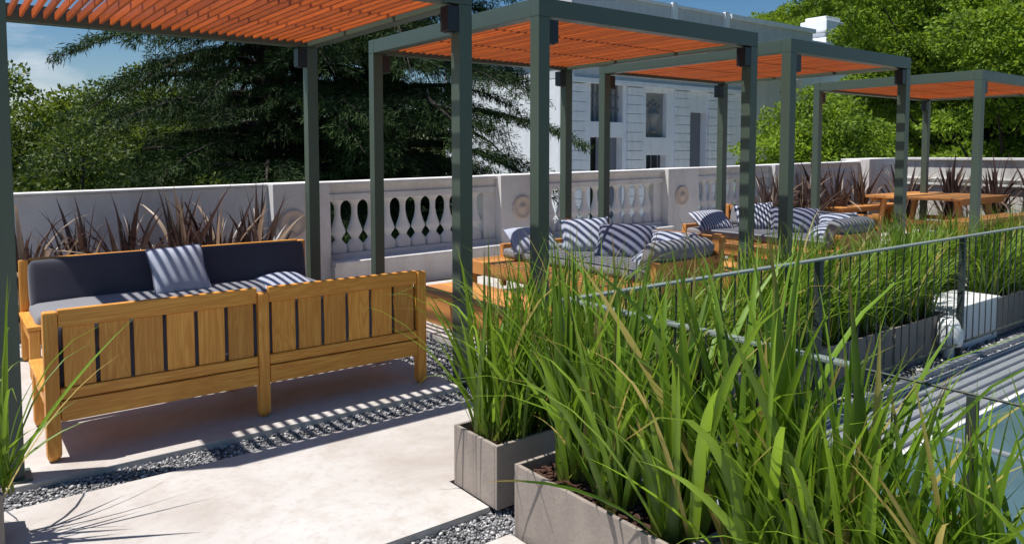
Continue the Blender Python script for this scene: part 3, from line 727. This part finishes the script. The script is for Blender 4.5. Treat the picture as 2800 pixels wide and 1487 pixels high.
g = MB(); g.lathe([(.05, 0), (.28, .03), (.20, .12), (.10, .3), (.26, .62), (.36, .85), (.33, .95), (.15, 1.05), (.2, 1.2), (.08, 1.35)], (27.11 - 21.6, .36, 2.55 + 5), 14)
for k in range(-2, 3): g.lathe([(.03, -.02), (.10, 0), (.08, .06), (.02, .1)], (27.11 - 21.6 + k * .22, .35, 4.0 + 5 - abs(k) * .12), 8, 'Y')
g.build('urn_relief', M_relief, f)
win(ops[3], .5, M_glass, 'window', 3)
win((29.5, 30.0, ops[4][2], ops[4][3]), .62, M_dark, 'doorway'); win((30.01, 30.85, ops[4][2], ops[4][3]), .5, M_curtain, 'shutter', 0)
# lower wing with the stone pedestal on its roof wall
bx_('wing', (40.15, 24.6, -5), (48, 34, 7.75), M_bld); bx_('wing_coping', (40.12, 24.4, 7.76), (48.2, 25.2, 8.15), M_bld)
P = MB()
for a, b in (((42.4, 24.45, 8.16), (45.3, 26.2, 8.5)), ((42.7, 24.7, 8.51), (44.9, 26, 8.85)), ((42.4, 24.45, 8.86), (45.3, 26.2, 9.55)), ((42.6, 24.6, 9.56), (44.2, 26, 9.8))): P.box((a[0] - 21.6, a[1] - 24, a[2] + 5), (b[0] - 21.6, b[1] - 24, b[2] + 5), .06)
P.build('roof_pedestal', M_bld, B)

# ------------------------------------------------------------------ trees
def leaf_quads(P, D, Wd, up=None):
    """diamond leaves at P, long axis D, width Wd"""
    n = len(P); S = rng.normal(0, 1, (n, 3)); 
    if up is not None: S = np.cross(D, up) + .45 * S
    S -= D * (np.sum(S * D, 1) / np.sum(D * D, 1))[:, None]; S /= np.linalg.norm(S, axis=1)[:, None] + 1e-9
    S *= Wd[:, None] / 2; M = P + D * .45
    V = np.empty((n * 4, 3)); V[0::4] = P; V[1::4] = M + S; V[2::4] = P + D; V[3::4] = M - S
    return V, np.arange(n * 4).reshape(n, 4)

def cedar(name, loc, h, rad, label, nb=95, seed=0, zlo=.12, dens=1.0):
    g = np.random.default_rng(seed); t = empty(name, loc); tag(t, label, 'tree', 'cedars beyond the balustrade')
    tr = MB(); tr.tube([(0, 0, 0), (.1, .05, h * .3), (0, .1, h * .65), (0, 0, h)], [.45, .36, .2, .03], 10)
    Ps = []; Ds = []; Ws = []; Us = []
    for i in range(nb):
        z = h * (zlo + (1 - zlo) * (i / nb) ** 1.05); a = i * 2.399 + g.uniform(-.4, .4)
        L = rad * (1 - (z / h) ** 1.6) ** .75 * g.uniform(.62, 1.08) + .3
        d = np.array([math.cos(a), math.sin(a), 0]); sd = np.array([-d[1], d[0], 0])
        rise = g.uniform(.08, .28); drp = g.uniform(.30, .55)
        path = lambda s: np.array([0, 0, z]) + d * L * s + np.array([0, 0, 1]) * L * (rise * s - drp * s ** 2.4)
        tr.tube([path(s) for s in (0, .25, .5, .75, 1)], [.02 + .022 * L, .015 + .016 * L, .012 + .01 * L, .01 + .004 * L, .006], 5, False)
        nt_ = int(20 * L / 3 * dens) + 5
        for k in range(nt_):
            s = .14 + .86 * (k + g.random()) / nt_; sg = 1 if k % 2 else -1
            l = L * (.36 * (1 - s) + .12) * g.uniform(.6, 1.2); b = path(s); fwd = g.uniform(.3, .9)
            dir_ = sd * sg + d * fwd; dir_ /= np.linalg.norm(dir_)
            m_ = int(30 + 52 * l); 
            u = g.random(m_) ** .8
            q = b + np.outer(u * l, dir_) + np.outer(-(.22 * l) * u ** 2, [0, 0, 1]) + g.normal(0, .06, (m_, 3)) * np.array([1, 1, .7])
            hang = g.random(m_) < .5
            D = np.where(hang[:, None], np.array([0, 0, -1.0]) + g.normal(0, .28, (m_, 3)) + dir_ * .3, dir_ + np.array([0, 0, -.25]) + g.normal(0, .4, (m_, 3)))
            D /= np.linalg.norm(D, axis=1)[:, None]; D *= g.uniform(.08, .22, m_)[:, None]
            Ps.append(q); Ds.append(D); Ws.append(g.uniform(.014, .028, m_))
    tr.build('trunk', M_bark, t)
    V, F = leaf_quads(np.vstack(Ps), np.vstack(Ds), np.concatenate(Ws)); np_mesh('crown', V, F, M_cedar, t); return t

def broadleaf(name, loc, blobs, label, material, leaf=.16, per=900, seed=0, group=None, trunk=True, flat=.62):
    """blobs: (x,y,z,r) clumps in local space; leaves crowd on each clump's upper shell"""
    g = np.random.default_rng(seed); t = empty(name, loc); tag(t, label, 'tree' if trunk else 'bush', group)
    Ps = []; Ds = []; Ws = []; tr = MB(); zt = max(b[2] for b in blobs)
    cx = np.mean([b[0] for b in blobs]); cy = np.mean([b[1] for b in blobs]); fork = min(b[2] for b in blobs) * .7
    if trunk: tr.tube([(cx, cy, 0), (cx + .1, cy, fork * .5), (cx, cy + .1, fork)], [.4, .32, .26], 9)
    else: fork = .1
    for (x, y, z, r) in blobs:
        tr.tube([(cx, cy, fork), ((cx + x) / 2, (cy + y) / 2, (fork + z) / 2 + .3), (x, y, z)], [.12 if trunk else .04, .08 if trunk else .03, .02], 5, False)
        k = int(per * r * r); d = g.normal(0, 1, (k, 3)); d /= np.linalg.norm(d, axis=1)[:, None]
        lump = 1 + .22 * np.sin(4 * d[:, 0] + x) * np.cos(5 * d[:, 1] + y) + .15 * np.sin(7 * d[:, 2] + z)
        rr = r * lump * (.55 + .5 * g.random(k) ** .45)
        P = np.column_stack([d[:, 0] * rr, d[:, 1] * rr, d[:, 2] * rr * flat]) + np.array([x, y, z])
        keep = (d[:, 2] > -.55) | (g.random(k) < .3); P = P[keep]; d = d[keep]; kk = len(P)
        D = d * .7 + g.normal(0, .6, (kk, 3)) + np.array([0, 0, -.15]); D /= np.linalg.norm(D, axis=1)[:, None]; D *= g.uniform(.6, 1.3, kk)[:, None] * leaf
        Ps.append(P); Ds.append(D); Ws.append(g.uniform(.35, .6, kk) * leaf)
    tr.build('trunk' if trunk else 'stems', M_bark, t)
    P = np.vstack(Ps); V, F = leaf_quads(P, np.vstack(Ds), np.concatenate(Ws), np.array([0, 0, 1.0])); np_mesh('crown' if trunk else 'foliage', V, F, material, t); return t
def blobset(n, ext, seed, rr, zmin=0):
    g = np.random.default_rng(seed); out = []
    while len(out) < n:
        p = g.uniform(-1, 1, 3); q = np.linalg.norm(p)
        if .35 < q < 1 : out.append((p[0] * ext[0], p[1] * ext[1], zmin + (p[2] + 1) / 2 * ext[2], g.uniform(*rr)))
    return out

def dirpt(px, d):  # a point on the ground d metres away in the direction seen at column px
    a = R(52.5) - math.atan((px - 1288) / 1885); return (d * math.cos(a), d * math.sin(a), -5)
cedar('cedar_tree', dirpt(680, 19.5), 17, 6.1, 'dark drooping cedar left of centre behind the balustrade', 165, 1)
cedar('cedar_tree', dirpt(965, 20.5), 18, 6.0, 'dark drooping cedar whose branch tips hang before the white villa', 150, 2)
broadleaf('bush', dirpt(215, 14.5), blobset(40, (2.6, 2.2, 6.5), 5, (.55, 1.0), .4), 'rounded olive green bush rising above the wall at the left', M_bush, .085, 4200, 5, None, False, .8)
broadleaf('leafy_tree', dirpt(60, 27), blobset(18, (2.6, 2.6, 6), 6, (.9, 1.4), 3.2), 'light green leafy tree at the far left behind the olive bush', M_light, .17, 1500, 6)
broadleaf('leafy_tree', dirpt(2330, 66), blobset(120, (8.5, 8, 23), 7, (1.2, 2.8), 4), 'bright green feathery tree rising behind the stone pedestal of the villa', M_acacia, .30, 520, 7, 'bright green trees at the right', True, .5)
broadleaf('leafy_tree', dirpt(2560, 38), blobset(110, (6.8, 6.5, 16), 8, (.8, 2.0), 2.0), 'tall bright green tree at the right edge behind the end wall', M_acacia, .21, 1050, 8, 'bright green trees at the right', True, .5)
broadleaf('leafy_tree', dirpt(2075, 80), blobset(90, (8, 7, 20), 14, (1.4, 2.8), 5), 'green tree showing above the villa roof, left of the stone pedestal', M_acacia, .32, 480, 14, 'bright green trees at the right', True, .55)
broadleaf('leafy_tree', dirpt(430, 31), blobset(50, (5.0, 3.5, 8.5), 15, (.9, 1.7), 1.2), 'dark green tree low behind the left cedar and the olive bush', M_bush, .17, 900, 15)
broadleaf('leafy_tree', dirpt(2290, 44), blobset(60, (5.2, 4.5, 9.3), 12, (.8, 1.7), 2.6), 'bright green spreading tree in front of the low villa wing', M_acacia, .21, 1050, 12, 'bright green trees at the right', True, .5)
broadleaf('leafy_tree', dirpt(2040, 29), blobset(26, (2.5, 2.6, 5.6), 9, (.7, 1.3), 3.2), 'small bright green tree in front of the villa end, left of the third pergola corner', M_acacia, .17, 1300, 9, 'bright green trees at the right')
broadleaf('leafy_tree', dirpt(2480, 90), blobset(70, (17, 12, 28), 10, (2.5, 4.5), 5), 'broad green tree farthest back at the upper right', M_acacia, .5, 160, 10, 'bright green trees at the right')
for i, (px, d, lb) in enumerate([(880, 12.6, 'small green shrub seen through the left baluster gaps'), (1010, 12.4, 'bright shrub seen through the middle baluster gaps'), (1180, 13.5, 'leafy shrub seen through the right baluster gaps')]):
    broadleaf('bush', dirpt(px, d), blobset(9, (1.0, 1.0, 4.6), 20 + i, (.5, .8), .3), lb, M_acacia if i == 1 else M_light, .11, 900, 20 + i, None, False)
broadleaf('hedge', dirpt(330, 75), [(x * 5.0 - 30, (x % 3) * 2.0, 5 + (x * 7 % 5) * .6, 3.6) for x in range(16)], 'dark distant tree belt low on the horizon behind the cedars', M_bush, .5, 130, 31, None, False, .9)
# ------------------------------------------------------------------ camera, light, world
cam = bpy.data.cameras.new('camera'); co = bpy.data.objects.new('camera', cam); col.objects.link(co); scene.camera = co
cam.sensor_width = 36; cam.lens = 36 * 1885 / 2576; cam.shift_y = -(684 - 503) / 2576; cam.clip_start = .05; cam.clip_end = 4000
co.location = (0, 0, 1.6); co.rotation_euler = (R(90) - math.atan((503 - 385) / 1885), 0, R(52.5 - 90))
sv = Vector((-.93, .45, 2.62)).normalized()
sun = bpy.data.lights.new('sun', 'SUN'); sun.energy = 5.0; sun.angle = R(.5); sun.color = (1, .96, .90)
so = bpy.data.objects.new('sun', sun); col.objects.link(so); so.rotation_euler = sv.to_track_quat('Z', 'Y').to_euler(); so.location = (-5, 3, 15)
w = bpy.data.worlds.new('World'); scene.world = w; w.use_nodes = True; nt = w.node_tree; nt.nodes.clear()
out = N(nt, 'OutputWorld'); bg = N(nt, 'Background'); bg.inputs[1].default_value = .05
sky = N(nt, 'TexSky', sky_type='NISHITA'); sky.sun_disc = False; sky.sun_elevation = math.asin(sv.z); sky.sun_rotation = math.atan2(sv.x, sv.y); sky.air_density = 1.0; sky.dust_density = .4; sky.ozone_density = 3.0
tc = N(nt, 'TexCoord'); mp = N(nt, 'Mapping'); mp.inputs['Scale'].default_value = (1, 1, 2.6); nt.links.new(tc.outputs['Generated'], mp.inputs[0])
cl = noise(nt, mp.outputs[0], 2.3, 8, .58, .3)
dn = N(nt, 'VectorMath', operation='DOT_PRODUCT'); nt.links.new(tc.outputs['Generated'], dn.inputs[0]); a_ = R(52.5) + math.atan((1288 - 70) / 1885); dn.inputs[1].default_value = Vector((math.cos(a_), math.sin(a_), .06)).normalized()
bl = N(nt, 'MapRange'); nt.links.new(dn.outputs['Value'], bl.inputs[0]); bl.inputs[1].default_value = .991; bl.inputs[2].default_value = 1.0; bl.inputs[3].default_value = 0; bl.inputs[4].default_value = .24
cs = N(nt, 'Math', operation='ADD'); nt.links.new(cl, cs.inputs[0]); nt.links.new(bl.outputs[0], cs.inputs[1]); cl = cs.outputs[0]
cf = ramp(nt, cl, [(.60, (0, 0, 0)), (.74, (.85, .85, .85))])
hs = N(nt, 'HueSaturation'); hs.inputs['Saturation'].default_value = 1.3; hs.inputs['Value'].default_value = 1.4; nt.links.new(sky.outputs[0], hs.inputs['Color'])
nt.links.new(mixc(nt, cf, hs.outputs[0], (14, 14.3, 15.2)), bg.inputs[0]); nt.links.new(bg.outputs[0], out.inputs[0])
scene.view_settings.view_transform = 'Standard'; scene.view_settings.look = 'None'; scene.view_settings.exposure = .30; scene.view_settings.gamma = 1
scene.cycles.max_bounces = 8; scene.cycles.diffuse_bounces = 3; scene.cycles.transparent_max_bounces = 4
